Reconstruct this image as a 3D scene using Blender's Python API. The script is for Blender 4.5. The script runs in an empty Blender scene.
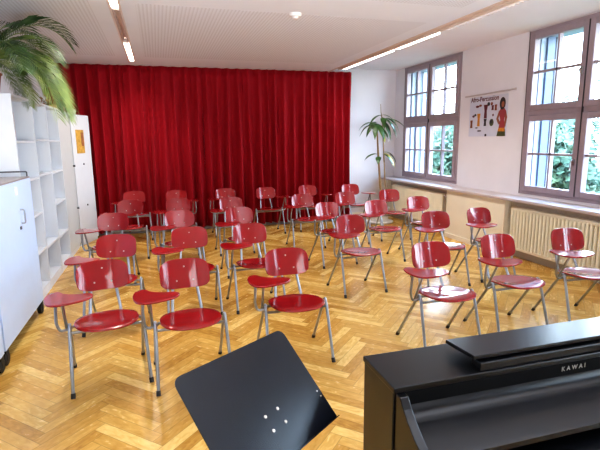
import bpy, bmesh, math, random
from mathutils import Vector, Matrix
PI = math.pi
random.seed(7)
S = bpy.context.scene
COL = S.collection

# ------------------------------------------------------------------ materials
def lin(c):
    return tuple((v / 12.92 if v <= .04045 else ((v + .055) / 1.055) ** 2.4) for v in [x / 255 for x in c])

def newmat(name):
    m = bpy.data.materials.new(name); m.use_nodes = True
    nt = m.node_tree
    return m, nt, nt.nodes['Principled BSDF']

def mat(name, rgb, rough=.5, metal=0., var=.06, scale=8., bump=0., coat=0., spec=.5, stretch=(1, 1, 1), coat_rough=.05):
    """procedural material: colour with a little noise variation, optional bump"""
    m, nt, b = newmat(name)
    c = lin(rgb)
    tc = nt.nodes.new('ShaderNodeTexCoord'); mp = nt.nodes.new('ShaderNodeMapping')
    mp.inputs['Scale'].default_value = stretch
    nz = nt.nodes.new('ShaderNodeTexNoise'); nz.inputs['Scale'].default_value = scale; nz.inputs['Detail'].default_value = 4
    nt.links.new(tc.outputs['Object'], mp.inputs['Vector']); nt.links.new(mp.outputs['Vector'], nz.inputs['Vector'])
    rp = nt.nodes.new('ShaderNodeValToRGB')
    rp.color_ramp.elements[0].position = .3; rp.color_ramp.elements[1].position = .7
    rp.color_ramp.elements[0].color = (*[v * (1 - var) for v in c], 1)
    rp.color_ramp.elements[1].color = (*[min(1, v * (1 + var)) for v in c], 1)
    nt.links.new(nz.outputs['Fac'], rp.inputs['Fac']); nt.links.new(rp.outputs['Color'], b.inputs['Base Color'])
    b.inputs['Roughness'].default_value = rough; b.inputs['Metallic'].default_value = metal
    b.inputs['Specular IOR Level'].default_value = spec
    b.inputs['Coat Weight'].default_value = coat; b.inputs['Coat Roughness'].default_value = coat_rough
    if bump:
        bp = nt.nodes.new('ShaderNodeBump'); bp.inputs['Strength'].default_value = bump; bp.inputs['Distance'].default_value = .01
        nt.links.new(nz.outputs['Fac'], bp.inputs['Height']); nt.links.new(bp.outputs['Normal'], b.inputs['Normal'])
    return m

def emit(name, rgb, strength):
    m, nt, b = newmat(name)
    b.inputs['Base Color'].default_value = (*lin(rgb), 1)
    b.inputs['Emission Color'].default_value = (*lin(rgb), 1)
    b.inputs['Emission Strength'].default_value = strength
    return m

def parquet():
    m, nt, b = newmat('parquet')
    N, L = nt.nodes, nt.links
    def M(op, a, c=None, d=None):
        n = N.new('ShaderNodeMath'); n.operation = op
        for i, v in enumerate((a, c, d)):
            if v is None: continue
            if isinstance(v, (int, float)): n.inputs[i].default_value = v
            else: L.new(v, n.inputs[i])
        return n.outputs[0]
    W, n = .075, 6
    geo = N.new('ShaderNodeNewGeometry'); sp = N.new('ShaderNodeSeparateXYZ'); L.new(geo.outputs['Position'], sp.inputs[0])
    x, y = sp.outputs['X'], sp.outputs['Y']
    k = 1 / (math.sqrt(2) * W)
    cx = M('ADD', M('MULTIPLY', M('SUBTRACT', x, y), k), 400.3); cy = M('ADD', M('MULTIPLY', M('ADD', x, y), k), 400.1)
    i, j = M('FLOOR', cx), M('FLOOR', cy)
    mm = M('MODULO', M('ADD', M('ADD', i, j), 1200), 2 * n)
    hor = M('LESS_THAN', mm, n - .5)
    ver = M('SUBTRACT', 1, hor)
    i0 = M('SUBTRACT', i, mm)                                   # start of a plank lying along cx
    j0 = M('SUBTRACT', j, M('SUBTRACT', mm, n))                 # start of a plank lying along cy
    def sel(a, c): return M('ADD', M('MULTIPLY', hor, a), M('MULTIPLY', ver, c))
    ida, idb = sel(i0, i), sel(j, j0)
    along = sel(M('SUBTRACT', cx, i0), M('SUBTRACT', cy, j0))   # 0..n
    across = sel(M('FRACT', cy), M('FRACT', cx))                # 0..1
    cv = N.new('ShaderNodeCombineXYZ'); L.new(ida, cv.inputs[0]); L.new(idb, cv.inputs[1]); L.new(hor, cv.inputs[2])
    wn = N.new('ShaderNodeTexWhiteNoise'); wn.noise_dimensions = '3D'; L.new(cv.outputs[0], wn.inputs['Vector'])
    rnd = wn.outputs['Value']
    gv = N.new('ShaderNodeCombineXYZ')
    L.new(M('ADD', M('MULTIPLY', along, .35), M('MULTIPLY', rnd, 57)), gv.inputs[0])
    L.new(M('ADD', M('MULTIPLY', across, 1.0), M('MULTIPLY', rnd, 31)), gv.inputs[1])
    gr = N.new('ShaderNodeTexNoise'); gr.inputs['Scale'].default_value = 3.2; gr.inputs['Detail'].default_value = 6; gr.inputs['Distortion'].default_value = .6
    L.new(gv.outputs[0], gr.inputs['Vector'])
    big = N.new('ShaderNodeTexNoise'); big.inputs['Scale'].default_value = .7; L.new(geo.outputs['Position'], big.inputs['Vector'])
    t = M('ADD', M('ADD', M('MULTIPLY', rnd, .5), M('MULTIPLY', gr.outputs['Fac'], .62)), M('MULTIPLY', big.outputs['Fac'], .25))
    rp = N.new('ShaderNodeValToRGB'); cr = rp.color_ramp
    cr.elements[0].position = .22; cr.elements[0].color = (*lin((146, 98, 36)), 1)
    cr.elements[1].position = 1.05; cr.elements[1].color = (*lin((234, 198, 122)), 1)
    e = cr.elements.new(.5); e.color = (*lin((188, 141, 65)), 1)
    e = cr.elements.new(.78); e.color = (*lin((210, 166, 88)), 1)
    L.new(t, rp.inputs['Fac'])
    ea = M('MINIMUM', across, M('SUBTRACT', 1, across)); el = M('MINIMUM', along, M('SUBTRACT', n, along))
    edge = M('MINIMUM', ea, el)
    gap = N.new('ShaderNodeMapRange'); gap.inputs['From Min'].default_value = .0; gap.inputs['From Max'].default_value = .035
    gap.inputs['To Min'].default_value = .5; gap.inputs['To Max'].default_value = 1
    L.new(edge, gap.inputs['Value'])
    mx = N.new('ShaderNodeMix'); mx.data_type = 'RGBA'; mx.blend_type = 'MULTIPLY'; mx.inputs['Factor'].default_value = 1
    L.new(rp.outputs['Color'], mx.inputs['A']); L.new(gap.outputs['Result'], mx.inputs['B'])
    L.new(mx.outputs['Result'], b.inputs['Base Color'])
    ro = N.new('ShaderNodeMapRange'); ro.inputs['To Min'].default_value = .14; ro.inputs['To Max'].default_value = .34
    L.new(gr.outputs['Fac'], ro.inputs['Value']); L.new(ro.outputs['Result'], b.inputs['Roughness'])
    bp = N.new('ShaderNodeBump'); bp.inputs['Strength'].default_value = .12; bp.inputs['Distance'].default_value = .002
    L.new(M('ADD', gap.outputs['Result'], M('MULTIPLY', gr.outputs['Fac'], .4)), bp.inputs['Height'])
    L.new(bp.outputs['Normal'], b.inputs['Normal'])
    b.inputs['Specular IOR Level'].default_value = .5
    return m

def perforated():
    m, nt, b = newmat('perforated_ceiling')
    N, L = nt.nodes, nt.links
    geo = N.new('ShaderNodeNewGeometry')
    mp = N.new('ShaderNodeMapping'); mp.inputs['Scale'].default_value = (1 / .036,) * 3
    L.new(geo.outputs['Position'], mp.inputs['Vector'])
    fr = N.new('ShaderNodeVectorMath'); fr.operation = 'FRACTION'; L.new(mp.outputs['Vector'], fr.inputs[0])
    sb = N.new('ShaderNodeVectorMath'); sb.operation = 'SUBTRACT'; L.new(fr.outputs[0], sb.inputs[0]); sb.inputs[1].default_value = (.5, .5, 0)
    ml = N.new('ShaderNodeVectorMath'); ml.operation = 'MULTIPLY'; L.new(sb.outputs[0], ml.inputs[0]); ml.inputs[1].default_value = (1, 1, 0)
    ln = N.new('ShaderNodeVectorMath'); ln.operation = 'LENGTH'; L.new(ml.outputs[0], ln.inputs[0])
    rp = N.new('ShaderNodeValToRGB'); cr = rp.color_ramp
    cr.elements[0].position = .22; cr.elements[0].color = (*lin((200, 196, 202)), 1)
    cr.elements[1].position = .32; cr.elements[1].color = (*lin((224, 224, 232)), 1)
    L.new(ln.outputs['Value'], rp.inputs['Fac']); L.new(rp.outputs['Color'], b.inputs['Base Color'])
    b.inputs['Roughness'].default_value = .9
    return m

def velvet(name):
    m, nt, b = newmat(name)
    N, L = nt.nodes, nt.links
    tc = N.new('ShaderNodeTexCoord'); mp = N.new('ShaderNodeMapping'); mp.inputs['Scale'].default_value = (60, 60, 6)
    nz = N.new('ShaderNodeTexNoise'); nz.inputs['Scale'].default_value = 3
    L.new(tc.outputs['Object'], mp.inputs[0]); L.new(mp.outputs[0], nz.inputs['Vector'])
    rp = N.new('ShaderNodeValToRGB')
    rp.color_ramp.elements[0].color = (*lin((124, 3, 18)), 1); rp.color_ramp.elements[1].color = (*lin((162, 6, 28)), 1)
    L.new(nz.outputs['Fac'], rp.inputs['Fac']); L.new(rp.outputs['Color'], b.inputs['Base Color'])
    b.inputs['Roughness'].default_value = .75; b.inputs['Sheen Weight'].default_value = .25
    b.inputs['Sheen Tint'].default_value = (*lin((255, 90, 100)), 1); b.inputs['Specular IOR Level'].default_value = .2
    return m

def glassmat():
    m, nt, b = newmat('window_glass')
    N, L = nt.nodes, nt.links
    N.remove(b)
    out = N['Material Output']
    tr = N.new('ShaderNodeBsdfTransparent'); tr.inputs[0].default_value = (.95, .98, .99, 1)
    gl = N.new('ShaderNodeBsdfGlossy'); gl.inputs['Roughness'].default_value = .02
    lw = N.new('ShaderNodeLayerWeight'); lw.inputs[0].default_value = .5
    pw = N.new('ShaderNodeMath'); pw.operation = 'POWER'; pw.inputs[1].default_value = 4; L.new(lw.outputs['Facing'], pw.inputs[0])
    fr = N.new('ShaderNodeMath'); fr.operation = 'MULTIPLY_ADD'; fr.inputs[1].default_value = .5; fr.inputs[2].default_value = .03; L.new(pw.outputs[0], fr.inputs[0])
    mx = N.new('ShaderNodeMixShader')
    L.new(fr.outputs[0], mx.inputs[0]); L.new(tr.outputs[0], mx.inputs[1]); L.new(gl.outputs[0], mx.inputs[2])
    L.new(mx.outputs[0], out.inputs['Surface'])
    return m

def leafmat(name, a, c, rough=.45, scale=6.):
    m, nt, b = newmat(name)
    N, L = nt.nodes, nt.links
    tc = N.new('ShaderNodeTexCoord'); nz = N.new('ShaderNodeTexNoise'); nz.inputs['Scale'].default_value = scale
    L.new(tc.outputs['Object'], nz.inputs['Vector'])
    rp = N.new('ShaderNodeValToRGB'); rp.color_ramp.elements[0].position = .35; rp.color_ramp.elements[1].position = .65
    rp.color_ramp.elements[0].color = (*lin(a), 1); rp.color_ramp.elements[1].color = (*lin(c), 1)
    L.new(nz.outputs['Fac'], rp.inputs['Fac']); L.new(rp.outputs['Color'], b.inputs['Base Color'])
    b.inputs['Roughness'].default_value = rough
    return m

MT = dict(
    floor=parquet(), perf=perforated(), curtain=velvet('red_curtain_cloth'), glass=glassmat(),
    wall=mat('wall_paint', (226, 222, 226), .9, var=.02, scale=3, bump=.02),
    lower=mat('dado_paint', (238, 230, 210), .7, var=.02, scale=3),
    ceil=mat('ceiling_paint', (226, 226, 234), .9, var=.02, scale=2),
    ceil_white=mat('ceiling_plaster', (232, 228, 232), .9, var=.02, scale=2),
    cove=mat('ceiling_cove', (214, 190, 176), .8, var=.03),
    board=mat('baseboard_paint', (188, 176, 160), .6, var=.04),
    skirting=mat('grey_skirting', (150, 146, 146), .6, var=.04),
    frame=mat('window_frame_paint', (156, 140, 146), .45, var=.05, scale=12),
    seal=mat('window_seal', (52, 46, 52), .6),
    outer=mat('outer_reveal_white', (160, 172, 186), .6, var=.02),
    blind=mat('blind_guide_grey', (92, 110, 136), .5, var=.04),
    ledge=mat('ledge_paint', (196, 184, 184), .35, var=.04),
    rad=mat('radiator_enamel', (244, 236, 212), .35, var=.02),
    chrome=mat('brushed_metal', (178, 180, 184), .28, 1., var=.08, scale=20),
    tube=mat('chair_tube_metal', (158, 162, 168), .3, .85, var=.06, scale=20),
    rubber=mat('black_rubber', (24, 22, 22), .6),
    red=mat('red_lacquered_plywood', (146, 6, 13), .42, var=.08, scale=5, stretch=(1, 6, 1), coat=1., coat_rough=.07, spec=.15),
    rivet=mat('rivet_metal', (196, 186, 176), .4, .6),
    white=mat('white_laminate', (226, 230, 236), .4, var=.015),
    greyw=mat('pale_grey_laminate', (208, 212, 214), .45, var=.02),
    shelfback=mat('shelf_back', (198, 206, 220), .6, var=.02),
    bluew=mat('bluish_white_laminate', (200, 222, 254), .3, var=.015),
    cabtop=mat('cabinet_top_reflection', (150, 142, 142), .3, var=.05),  # brownish grey base colour paints in the reflection on the top
    rail=mat('dark_grey_rail', (84, 84, 90), .4, .4),
    black=mat('black_satin_wood', (11, 12, 16), .28, var=.15, scale=4, stretch=(1, 8, 8), spec=.42),
    blackm=mat('black_matt', (8, 8, 10), .65, var=.1, spec=.12),
    stand=mat('black_stand_lacquer', (7, 10, 19), .24, var=.2, scale=9, spec=.36),
    silver=mat('silver_letters', (150, 146, 140), .4, .3),
    tubeglow=emit('fluorescent_tube', (255, 250, 240), 4.5),
    lightcase=mat('light_housing', (222, 204, 196), .5, var=.03),
    louver=mat('light_reflector', (226, 214, 210), .4, .15),
    plastic=mat('white_plastic', (228, 224, 220), .45),
    palm=leafmat('palm_leaf', (58, 84, 30), (140, 156, 84), .4),
    palm2=leafmat('palm_leaf_dark', (26, 48, 28), (74, 104, 52), .4),
    leaf=leafmat('dracaena_leaf', (26, 56, 24), (70, 104, 40), .35),
    leafy=leafmat('yellow_leaf', (176, 160, 30), (226, 206, 40), .4),
    stem=mat('plant_stem', (150, 118, 74), .7, var=.2, scale=30, stretch=(1, 1, .3)),
    soil=mat('potting_soil', (50, 38, 28), .95, var=.3, scale=40),
    pot=mat('white_ceramic_pot', (226, 224, 220), .3),
    terra=mat('terracotta_pot', (150, 88, 60), .7, var=.1),
    paper=mat('poster_paper', (206, 208, 222), .5, var=.03),
    maroon=mat('print_maroon', (96, 26, 36), .6), brown=mat('print_brown', (128, 66, 34), .6, var=.3, scale=30),
    orange=mat('print_orange', (204, 132, 40), .6, var=.2, scale=30), ink=mat('print_dark', (40, 34, 40), .6),
    skin=mat('print_skin', (150, 92, 66), .6), pink=mat('print_pink', (160, 62, 66), .6), green=mat('print_green', (70, 74, 46), .6),
    yellow=mat('notice_yellow', (206, 162, 76), .6, var=.25, scale=20),
    wood=mat('carved_wood', (150, 96, 60), .6, var=.25, scale=20), woodl=mat('light_wood', (196, 158, 116), .6, var=.15, scale=10),
    dry=mat('dried_flower', (96, 74, 56), .9, var=.3, scale=30), cream=mat('cream_glaze', (222, 208, 188), .4, var=.05),
    redbook=mat('red_binder', (196, 66, 44), .5),
    treeleaf=leafmat('tree_leaf', (48, 74, 58), (90, 112, 88), .6, 1.2), treeleaf2=leafmat('tree_leaf_dark', (40, 64, 50), (74, 98, 76), .6, 1.2),
    bark=mat('tree_bark', (88, 72, 58), .9, var=.3, scale=9), grass=mat('outside_grass', (60, 80, 46), .95, var=.2, scale=.5),
    housew=mat('house_plaster', (140, 126, 116), .9), roof=mat('house_roof', (140, 84, 80), .8, var=.15, scale=3),
    pane=mat('dark_window_pane', (60, 66, 76), .2),
)

# ------------------------------------------------------------------ mesh helpers
def link(name, bm, m, parent=None, smooth=False, bevel=0.):
    me = bpy.data.meshes.new(name)
    bmesh.ops.recalc_face_normals(bm, faces=bm.faces)
    bm.to_mesh(me); bm.free()
    mats = m if isinstance(m, (list, tuple)) else [m]
    for q in mats: me.materials.append(q)
    if smooth:
        for p in me.polygons: p.use_smooth = True
    o = bpy.data.objects.new(name, me); COL.objects.link(o)
    if parent: o.parent = parent
    if bevel:
        md = o.modifiers.new('edge', 'BEVEL'); md.width = bevel; md.segments = 2; md.limit_method = 'ANGLE'
    if smooth:
        try: me.set_sharp_from_angle(angle=math.radians(40))
        except Exception: pass
    return o

def empty(name, loc=(0, 0, 0), rz=0.):
    o = bpy.data.objects.new(name, None); COL.objects.link(o); o.location = loc; o.rotation_euler = (0, 0, rz)
    o.empty_display_size = .1
    return o

def tag(o, label, cat, group=None, kind=None):
    o['label'] = label; o['category'] = cat
    if group: o['group'] = group
    if kind: o['kind'] = kind
    return o

def box(bm, x0, x1, y0, y1, z0, z1, mi=0):
    vs = [bm.verts.new((x, y, z)) for x in (x0, x1) for y in (y0, y1) for z in (z0, z1)]
    for f in ((0, 1, 3, 2), (4, 6, 7, 5), (0, 4, 5, 1), (2, 3, 7, 6), (0, 2, 6, 4), (1, 5, 7, 3)):
        bm.faces.new([vs[i] for i in f]).material_index = mi
    return bm

def bxs(*boxes):
    bm = bmesh.new()
    for b in boxes: box(bm, *b)
    return bm

def fillet(pts, r, n=5):
    pts = [Vector(p) for p in pts]
    out = [pts[0]]
    for a, p, c in zip(pts, pts[1:], pts[2:]):
        u, v = (a - p), (c - p)
        d = min(r, u.length * .48, v.length * .48)
        p0, p1 = p + u.normalized() * d, p + v.normalized() * d
        for i in range(n + 1):
            t = i / n
            out.append(p0 * (1 - t) ** 2 + p * 2 * t * (1 - t) + p1 * t * t)
    out.append(pts[-1])
    return out

def tube(bm, pts, r, seg=8, cap=True):
    pts = [Vector(p) for p in pts]
    rs = r if isinstance(r, (list, tuple)) else [r] * len(pts)
    rings = []
    t0 = (pts[1] - pts[0]).normalized()
    n = t0.orthogonal().normalized()
    for i, p in enumerate(pts):
        if i == 0: t = t0
        elif i == len(pts) - 1: t = (pts[-1] - pts[-2]).normalized()
        else: t = ((pts[i + 1] - p).normalized() + (p - pts[i - 1]).normalized()).normalized()
        n = (n - t * n.dot(t)).normalized(); b = t.cross(n)
        rings.append([bm.verts.new(p + (n * math.cos(a) + b * math.sin(a)) * rs[i]) for a in [2 * PI * k / seg for k in range(seg)]])
    for a, c in zip(rings, rings[1:]):
        for k in range(seg): bm.faces.new((a[k], a[(k + 1) % seg], c[(k + 1) % seg], c[k]))
    if cap:
        bm.faces.new(rings[0][::-1]); bm.faces.new(rings[-1])
    return bm

def lathe(bm, prof, cx=0, cy=0, seg=24):
    rings = []
    for r, z in prof:
        rings.append([bm.verts.new((cx + r * math.cos(2 * PI * k / seg), cy + r * math.sin(2 * PI * k / seg), z)) for k in range(seg)])
    for a, c in zip(rings, rings[1:]):
        for k in range(seg): bm.faces.new((a[k], a[(k + 1) % seg], c[(k + 1) % seg], c[k]))
    bm.faces.new(rings[0][::-1]); bm.faces.new(rings[-1])
    return bm

def prism(bm, poly, axis, a, c):
    """polygon in the plane across 'axis' extruded from a to c"""
    def P(u, v, w):
        return {'x': (w, u, v), 'y': (u, w, v), 'z': (u, v, w)}[axis]
    A = [bm.verts.new(P(u, v, a)) for u, v in poly]; B = [bm.verts.new(P(u, v, c)) for u, v in poly]
    bm.faces.new(A[::-1]); bm.faces.new(B)
    n = len(poly)
    for k in range(n): bm.faces.new((A[k], A[(k + 1) % n], B[(k + 1) % n], B[k]))
    return bm

def sheet(bm, outline, fn, th, rings=7):
    """a moulded board: outline (u,v) star-shaped about its centre, fn(u,v,n) -> point; rounded rim"""
    cu = sum(p[0] for p in outline) / len(outline); cv = sum(p[1] for p in outline) / len(outline)
    n = len(outline)
    def side(h, sgn):
        out = []
        for k in range(1, rings + 1):
            s = k / rings
            if k == rings: s = 1 - .004 / .2
            out.append([bm.verts.new(fn(cu + (u - cu) * s, cv + (v - cv) * s, h)) for u, v in outline])
        c = bm.verts.new(fn(cu, cv, h))
        for k in range(n): bm.faces.new((c, out[0][k], out[0][(k + 1) % n]))
        for a, b in zip(out, out[1:]):
            for k in range(n): bm.faces.new((a[k], b[k], b[(k + 1) % n], a[(k + 1) % n]))
        return out[-1]
    T = side(th / 2, 1); B = side(-th / 2, -1)
    Mu = [bm.verts.new(fn(u, v, th * .22)) for u, v in outline]; Ml = [bm.verts.new(fn(u, v, -th * .22)) for u, v in outline]
    for a, b in ((T, Mu), (Mu, Ml), (Ml, B)):
        for k in range(n): bm.faces.new((a[k], a[(k + 1) % n], b[(k + 1) % n], b[k]))
    return bm

def superellipse(a, b, e, n=40, cx=0, cy=0):
    out = []
    for k in range(n):
        t = 2 * PI * k / n; c, s = math.cos(t), math.sin(t)
        out.append((cx + a * math.copysign(abs(c) ** (2 / e), c), cy + b * math.copysign(abs(s) ** (2 / e), s)))
    return out

def smooth_loop(pts, n=48):
    """closed Catmull-Rom through pts"""
    m = len(pts); out = []
    for k in range(n):
        t = k * m / n; i = int(t); f = t - i
        p = [Vector(pts[(i + d) % m]) for d in (-1, 0, 1, 2)]
        q = .5 * ((2 * p[1]) + (p[2] - p[0]) * f + (2 * p[0] - 5 * p[1] + 4 * p[2] - p[3]) * f * f + (3 * p[1] - p[0] - 3 * p[2] + p[3]) * f ** 3)
        out.append((q.x, q.y))
    return out

def lettering(name, cu, m, parent, mw):
    """writing as a mesh of its own, placed by its world matrix"""
    t = bpy.data.objects.new(name, cu); COL.objects.link(t)
    bpy.context.view_layer.update()
    me = bpy.data.meshes.new_from_object(t.evaluated_get(bpy.context.evaluated_depsgraph_get()))
    bpy.data.objects.remove(t); me.name = name
    me.materials.clear(); me.materials.append(m)
    pm = parent.matrix_world.copy() if not parent.parent else Matrix.Translation(parent.parent.location)
    me.transform(pm.inverted() @ mw)
    o = bpy.data.objects.new(name, me); COL.objects.link(o); o.parent = parent
    return o

def struct(name, bm, m, parent=None, **k):
    o = link(name, bm, m, parent, **k)
    if not parent: o['kind'] = 'structure'
    return o

# ------------------------------------------------------------------ room shell
XL, XR, Y0, YB = -1.66, 4.80, -3.6, 9.08
ZC, ZR = 2.86, 2.985
W1 = (6.84, 8.68); W2 = (3.52, 5.38); W3 = (0.20, 2.06); W4 = (-3.12, -1.26)
ZW0, ZW1 = .845, 2.975
struct('floor', bxs((XL - .1, XR + .05, Y0 - .1, YB + .1, -.08, 0)), MT['floor'])
# ceiling: plaster slab, suspended perforated field left of the right light, solid margin strips
struct('ceiling', bxs((XL - .1, XR + .5, Y0 - .1, YB + .3, ZR, ZR + .12)), MT['ceil_white'])
struct('ceiling_panel', bxs((-.12, 2.92, 4.83, 7.75, ZC - .0008, ZC + .03)), MT['perf'])
struct('ceiling_panel', bxs((XL, -.52, 3.2, 7.75, ZC - .0008, ZC + .03)), MT['perf'])
struct('ceiling_panel', bxs((-.12, 2.92, 1.2, 4.2, ZC - .0008, ZC + .03)), MT['perf'])
struct('ceiling_field', bxs((XL, -.36, Y0, 8.72, ZC, ZR), (-.36, -.25, 8.22, 8.72, ZC, ZR), (-.25, 3.14, Y0, 8.72, ZC, ZR),
                            (-.36, -.25, Y0, 8.22, ZC + .09, ZR)), MT['ceil'])
struct('trim_1', bxs((3.14, 3.17, Y0, 8.72, ZC - .01, ZR)), MT['cove'])

def right_wall():
    bm = bmesh.new()
    a, b = XR, XR + .45
    ys = [Y0, W4[0], W4[1], W3[0], W3[1], W2[0], W2[1], W1[0], W1[1], YB + .3]
    for k in range(0, 10, 2): box(bm, a, b, ys[k], ys[k + 1], .80, ZR + .05)
    for w in (W1, W2, W3, W4):
        box(bm, a, b, w[0], w[1], .80, ZW0 - .0)
        box(bm, a, b, w[0], w[1], ZW1, ZR + .05)
    return bm
struct('wall_right', right_wall(), MT['wall'])
# below the ledge: boxed dado piers flush with the ledge, niches behind the radiators
for nm, ya, yb, xf in (('pier', 5.30, 6.66, 4.50), ('pier', 8.78, YB + .2, 4.50), ('pier', 2.1, 3.25, 4.50), ('niche', Y0, 2.1, 4.68), ('niche', 3.25, 5.30, 4.68), ('niche', 6.66, 8.78, 4.68)):
    struct('wall_right_' + nm, bxs((xf, 5.3, ya, yb, 0, .775)), MT['lower'])
struct('trim_2', bxs((4.455, XR + .03, Y0, YB, .775, .812)), MT['ledge'], bevel=.006)
struct('trim_3', bxs((4.60, 4.68, 3.25, 5.30, .66, .775), (4.60, 4.68, 6.66, 8.78, .66, .775)), MT['board'])
struct('baseboard_right', bxs((4.485, 4.50, 5.30, 6.66, 0, .07), (4.485, 4.50, 2.1, 3.25, 0, .07)), MT['lower'])
struct('baseboard_niche', bxs((4.62, 4.68, 3.25, 5.30, 0, .12), (4.62, 4.68, 6.66, 8.78, 0, .12)), MT['board'])
struct('wall_back', bxs((XL - .1, XR + .5, YB, YB + .12, 0, ZR)), MT['wall'])
struct('baseboard_back', bxs((3.4, 4.5, YB - .02, YB, 0, .08)), MT['lower'])
struct('wall_left', bxs((XL - .12, XL, Y0, YB, 0, ZR)), MT['wall'])
struct('wall_front', bxs((XL - .1, XR + .5, Y0 - .12, Y0, 0, ZR)), MT['wall'])
struct('trim_4', bxs((XL, 3.6, 8.72, 8.78, 0, .10)), MT['skirting'])

# ------------------------------------------------------------------ windows
def window(n, w):
    y0, y1 = w; ym = (y0 + y1) / 2; zt = 1.925
    root = empty('window_%d' % n, (XR, ym, ZW0)); root['kind'] = 'structure'
    def P(name, bm, m, par=None, **k):
        for v in bm.verts: v.co -= Vector((XR, ym, ZW0))
        return link(name, bm, m, par or root, **k)
    xa, xb = XR - .012, XR + .085
    f = .055
    fr = bxs((xa, xb, y0, y0 + f, ZW0, ZW1), (xa, xb, y1 - f, y1, ZW0, ZW1), (xa, xb, y0 + f, y1 - f, ZW1 - f, ZW1), (xa, xb, y0 + f, y1 - f, ZW0, ZW0 + f),
             (xa, xb, y0 + f, y1 - f, zt - .04, zt + .04), (xa + .01, xb, ym - .035, ym + .035, ZW0 + f, ZW1 - f))
    frame = P('frame', fr, MT['frame'], bevel=.006)
    sx0, sx1 = XR - .03, XR + .055
    for (za, zb) in ((ZW0 + f - .012, zt - .03), (zt + .03, ZW1 - f + .012)):
        for (ya, yb, sgn) in ((y0 + f - .012, ym - .007, 1), (ym + .007, y1 - f + .012, -1)):
            s = .075
            bm = bxs((sx0, sx1, ya, ya + s, za, zb), (sx0, sx1, yb - s, yb, za, zb), (sx0, sx1, ya + s, yb - s, za, za + s), (sx0, sx1, ya + s, yb - s, zb - s, zb))
            sash = P('casement', bm, MT['frame'], bevel=.007)
            yc = (ya + yb) / 2; zc = (za + zb) / 2
            mb = bxs((sx0 + .02, sx1 - .01, yc - .014, yc + .014, za + s, zb - s), (sx0 + .02, sx1 - .01, ya + s, yb - s, zc - .014, zc + .014))
            P('glazing_bar', mb, MT['frame'], sash)
            P('glass', bxs((sx0 + .038, sx0 + .042, ya + s, yb - s, za + s, zb - s)), MT['glass'], sash)
    for zh in (1.31, 2.37):
        hb = bmesh.new()
        yh = ym + .045
        box(hb, sx0 - .012, sx0, yh - .013, yh + .013, zh - .045, zh + .045)
        tube(hb, fillet([(sx0 - .01, yh, zh + .02), (sx0 - .045, yh, zh + .02), (sx0 - .05, yh + .005, zh - .10)], .02), .009, 8)
        P('handle', hb, MT['chrome'], smooth=True)
    P('gasket', bxs((sx0 - .002, sx1, ym - .006, ym + .006, ZW0 + f, ZW1 - f), (xa - .001, xb, y1 - .006, y1 + .004, ZW0, ZW1)), MT['seal'])
    # white outer casing and grey blind guides in the depth of the wall
    e = .004
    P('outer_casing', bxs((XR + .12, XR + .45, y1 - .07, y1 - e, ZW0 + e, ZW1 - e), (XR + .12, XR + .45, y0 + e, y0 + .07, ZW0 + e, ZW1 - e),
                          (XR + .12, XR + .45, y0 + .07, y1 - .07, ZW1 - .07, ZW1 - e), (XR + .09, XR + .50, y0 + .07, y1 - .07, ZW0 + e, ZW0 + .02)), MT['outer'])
    for ys in (y1 - .10,):
        P('blind_guide', bxs((XR + .20, XR + .32, ys, ys + .03, ZW0 + .02, ZW1 - .07)), MT['blind'])
        P('blind_guide', bxs((XR + .325, XR + .34, ys - .005, ys + .03, ZW0 + .02, ZW1 - .07)), MT['seal'])
    return root
for k, w in enumerate((W1, W2, W3, W4)): window(k + 1, w)

# ------------------------------------------------------------------ radiators
def radiator(y0, y1, label):
    root = tag(empty('radiator', (4.60, (y0 + y1) / 2, .11)), label, 'radiator', 'radiators under the windows')
    o = Vector(root.location)
    def P(name, bm, m, **k):
        for v in bm.verts: v.co -= o
        return link(name, bm, m, root, **k)
    z0, z1 = .115, .70
    n = int((y1 - y0) / .055); bm = bmesh.new()
    for i in range(n):
        y = y0 + (i + .5) * (y1 - y0) / n
        prism(bm, [(4.535 + .03 * math.cos(a) * (1 if True else 0), y + .0165 * math.sin(a)) for a in [2 * PI * k / 10 for k in range(10)]], 'z', z0 + .03, z1 - .03)
    P('rib_panel', bm, MT['rad'], smooth=True)
    P('header', bxs((4.52, 4.60, y0, y1, z1 - .05, z1 - .004)), MT['rad'], bevel=.012)
    P('header', bxs((4.52, 4.60, y0, y1, z0, z0 + .05)), MT['rad'], bevel=.012)
    P('back_panel', bxs((4.575, 4.60, y0, y1, z0 + .05, z1 - .05)), MT['board'])  # darker colour paints in the shade of the gaps between ribs
    bm = bmesh.new(); tube(bm, fillet([(4.56, y0 + .001, z0 + .03), (4.56, y0 - .06, z0 + .03), (4.56, y0 - .06, 0)], .03), .011)
    P('pipe', bm, MT['rad'], smooth=True)
    bm = bmesh.new(); tube(bm, [(4.56, y0 + .001, z1 - .04), (4.56, y0 - .075, z1 - .04)], [.016, .02])
    P('valve', bm, MT['plastic'], smooth=True)
    P('bracket', bxs((4.60, 4.655, y0 + .2, y0 + .24, z1 - .2, z1 - .1), (4.60, 4.655, y1 - .24, y1 - .2, z1 - .2, z1 - .1)), MT['rad'])
radiator(3.42, 5.20, 'cream ribbed radiator under the near window, behind the right-hand chairs')
radiator(6.82, 8.60, 'cream ribbed radiator under the far window, beside the tall potted plant')

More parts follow.
